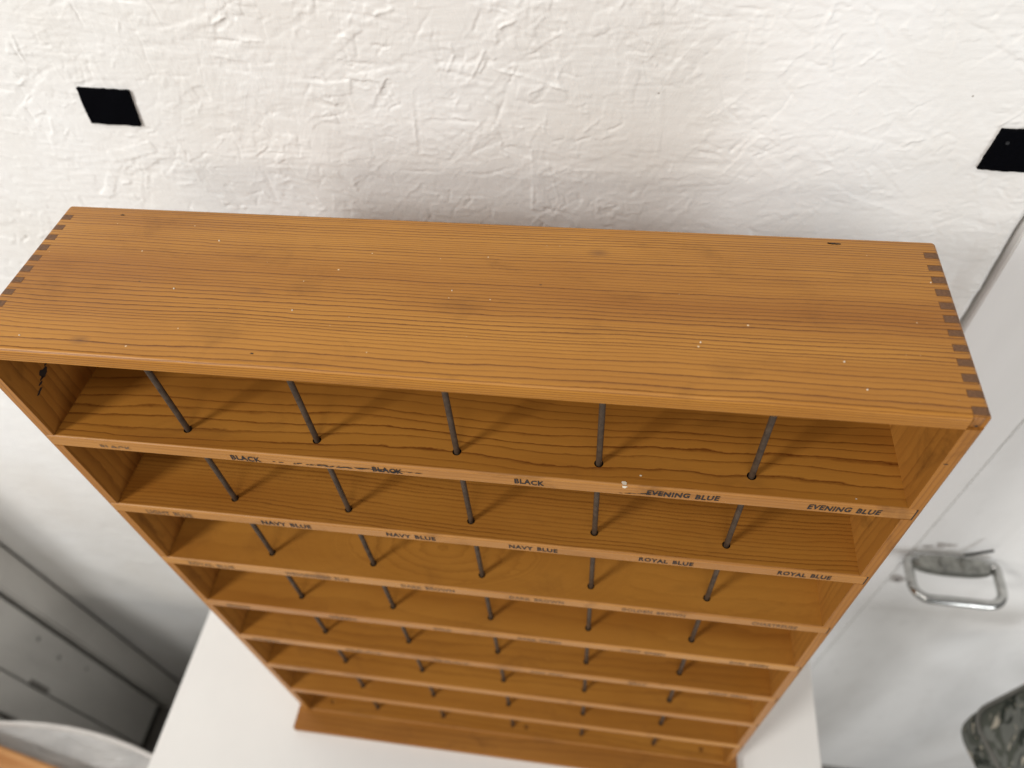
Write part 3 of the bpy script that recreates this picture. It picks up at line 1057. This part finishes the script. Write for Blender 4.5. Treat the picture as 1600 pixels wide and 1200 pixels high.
leaf(0.1025, 0.213, 0.010)
leaf(0.032, 0.0985, 0)
mb = MB()
mb.box(XL - 0.012 - ox, XL + 0.0015 - ox, 0.0995 - oy, 0.1110 - oy, -1.396 - oz, -1.326 - oz)
mb.build('latch_plate', plain('grey_latch', (0.33, 0.32, 0.30), 0.5, 0.3), gd, bevel=0.0006)
for (y, z, r) in [(0.1871, -1.279, 0.0045), (0.1779, -1.375, 0.005), (0.1894, -1.4927, 0.004), (0.1085, -1.354, 0.0042)]:
    mb = MB()
    mb.cyl((XL - 0.001 - ox, y - oy, z - oz), (XL + 0.002 - ox, y - oy, z - oz), r, r * 0.8, 12)
    mb.build('screw', plain('dark_screw_head', (0.30, 0.295, 0.28), 0.5, 0.3), gd, smooth=True)
# cupboard carcass behind the leaves, near black to paint the gap's shade
mb = MB()
mb.box(XL - 0.32 - ox, XL - 0.034 - ox, 0.03 - oy, 0.285 - oy, 0, 2.8)
mb.build('carcass', plain('gap_shade_carcass', (0.035, 0.025, 0.018), 0.7), gd)

mb = MB()
mb.box(-1.45 - ox, XL - 0.012 - ox, -1.10 - oy, 0.026 - oy, 0.0, -0.92 - oz)  # low cabinet out of view, added to shade the lower left wall
mb.build('unseen_shading_cabinet', M_GREY, gd, bevel=0.003, smooth=True)

# ------------------------------------------------------------------ lower left: lidded bin with a wooden tray on it
bz = -1.000
binn = thing('storage_bin', 'large grey plastic bin with pale rounded rim beside the table at lower left', 'bin', (-0.50, -0.25, -1.97))
ox, oy, oz = binn.location


def soft_rect(cx, cy, hx, hy, r, bulge, k=9):
    out = []
    for (sx, sy, a0) in ((1, 1, 0), (-1, 1, 90), (-1, -1, 180), (1, -1, 270)):
        for i in range(k + 1):
            t = R(a0 + 90 * i / k)
            out.append([sx * (hx - r) + r * math.cos(t), sy * (hy - r) + r * math.sin(t)])
        a1 = (out[-1][0], out[-1][1])
        nxt = {0: (-(hx - r), hy), 90: (-hx, -(hy - r)), 180: (hx - r, -hy), 270: (hx, hy - r)}[a0]
        for i in range(1, 9):
            t = i / 9
            x, y = a1[0] + (nxt[0] - a1[0]) * t, a1[1] + (nxt[1] - a1[1]) * t
            bl = bulge * 4 * t * (1 - t)
            if a0 in (0, 180):
                y += bl * sy
            else:
                x += bl * sx
            out.append([x, y])
    return [(cx + x, cy + y) for x, y in out]


ring = soft_rect(-0.505, -0.245, 0.262, 0.195, 0.07, 0.025)
n = len(ring)
c0 = Vector((-0.505, -0.245))
mb = MB()
vs = []
for z, s_ in ((-1.97, 0.86), (-1.02, 0.965)):
    for x, y in ring:
        vs.append((c0[0] + (x - c0[0]) * s_ - ox, c0[1] + (y - c0[1]) * s_ - oy, z - oz))
mb.add(vs, [(i, (i + 1) % n, n + (i + 1) % n, n + i) for i in range(n)] + [tuple(range(n))[::-1], tuple(range(n, 2 * n))])
M_BIN = plain('grey_plastic', (0.42, 0.41, 0.395), 0.45, var=0.1, scale=12)
mb.build('bin_body', M_BIN, binn, smooth=True)
mb = MB()
vs = []
prof = [(1.0, -0.03), (1.0, -0.008), (0.995, -0.002), (0.985, 0.0), (0.975, -0.002), (0.968, -0.008), (0.962, -0.016)]
for s_, dz in prof:
    for x, y in ring:
        vs.append((c0[0] + (x - c0[0]) * s_ - ox, c0[1] + (y - c0[1]) * s_ - oy, bz + dz - oz))
mb.add(vs, [(l * n + i, l * n + (i + 1) % n, (l + 1) * n + (i + 1) % n, (l + 1) * n + i) for l in range(len(prof) - 1) for i in range(n)])
mb.build('rim', plain('pale_grey_rim', (0.60, 0.575, 0.545), 0.4, var=0.06), binn, smooth='all')


def film():
    m, nt, b = new_mat('cloudy_plastic_lid')
    nn = N(nt)
    P = nn.pos()
    a = nn.noise(nn.mapping(P, (14, 40, 1)), 1.0, 4.0, 0.6, 0.5)
    c = nn.mix(nn.ramp(a, [(0.3, 0.0), (0.7, 1.0)]), (0.38, 0.375, 0.365), (0.50, 0.49, 0.475))
    nt.links.new(c, b.inputs['Base Color'])
    b.inputs['Roughness'].default_value = 0.28
    nt.links.new(nn.bump(a, 0.8, 0.01), b.inputs['Normal'])
    return m


mb = MB()
vs = [(c0[0] - ox, c0[1] - oy, bz - 0.012 - oz)]
for x, y in ring:
    vs.append((c0[0] + (x - c0[0]) * 0.966 - ox, c0[1] + (y - c0[1]) * 0.966 - oy, bz - 0.014 - oz))
mb.add(vs, [(0, 1 + i, 1 + (i + 1) % n) for i in range(n)])
mb.build('lid', film(), binn, smooth=True)

tray = thing('wooden_tray', 'shiny light brown wooden tray lying on the bin lid in the bottom left corner', 'tray', (-0.52, -0.20, -1.011))
ox, oy, oz = tray.location
M_TRAY = wood('light_brown_tray_wood', (0.50, 0.255, 0.10), (0.30, 0.13, 0.045), fy=60, fz=60, seed=6.6, rough=0.25, strength=(0.1, 0.5), scuff=0.05)
ang = R(-9.5)
ca, sa = math.cos(ang), math.sin(ang)


def tr(u, v, z):
    # u along the back edge, v towards the viewer
    return (-0.578 + u * ca + v * sa - ox, -0.0715 + u * sa - v * ca - oy, z - oz)


mb = MB()
u0, u1, vd = -0.12, 0.29, 0.20
zt0, zt1 = -1.011, -0.983
ringt = [(u0, 0), (u1, 0), (u1, vd), (u0, vd)]
innr = [(u0 + .012, .012), (u1 - .012, .012), (u1 - .012, vd - .012), (u0 + .012, vd - .012)]
vs = [tr(u, v, zt0) for u, v in ringt] + [tr(u, v, zt1) for u, v in ringt] + [tr(u, v, zt1) for u, v in innr] + [tr(u, v, zt0 + 0.010) for u, v in innr]
fs = [(3, 2, 1, 0)] + [(i, (i + 1) % 4, 4 + (i + 1) % 4, 4 + i) for i in range(4)] + [(4 + i, 4 + (i + 1) % 4, 8 + (i + 1) % 4, 8 + i) for i in range(4)] + [(8 + i, 8 + (i + 1) % 4, 12 + (i + 1) % 4, 12 + i) for i in range(4)] + [(12, 13, 14, 15)]
mb.add(vs, fs)
mb.build('tray_body', M_TRAY, tray, bevel=0.003, smooth=True)
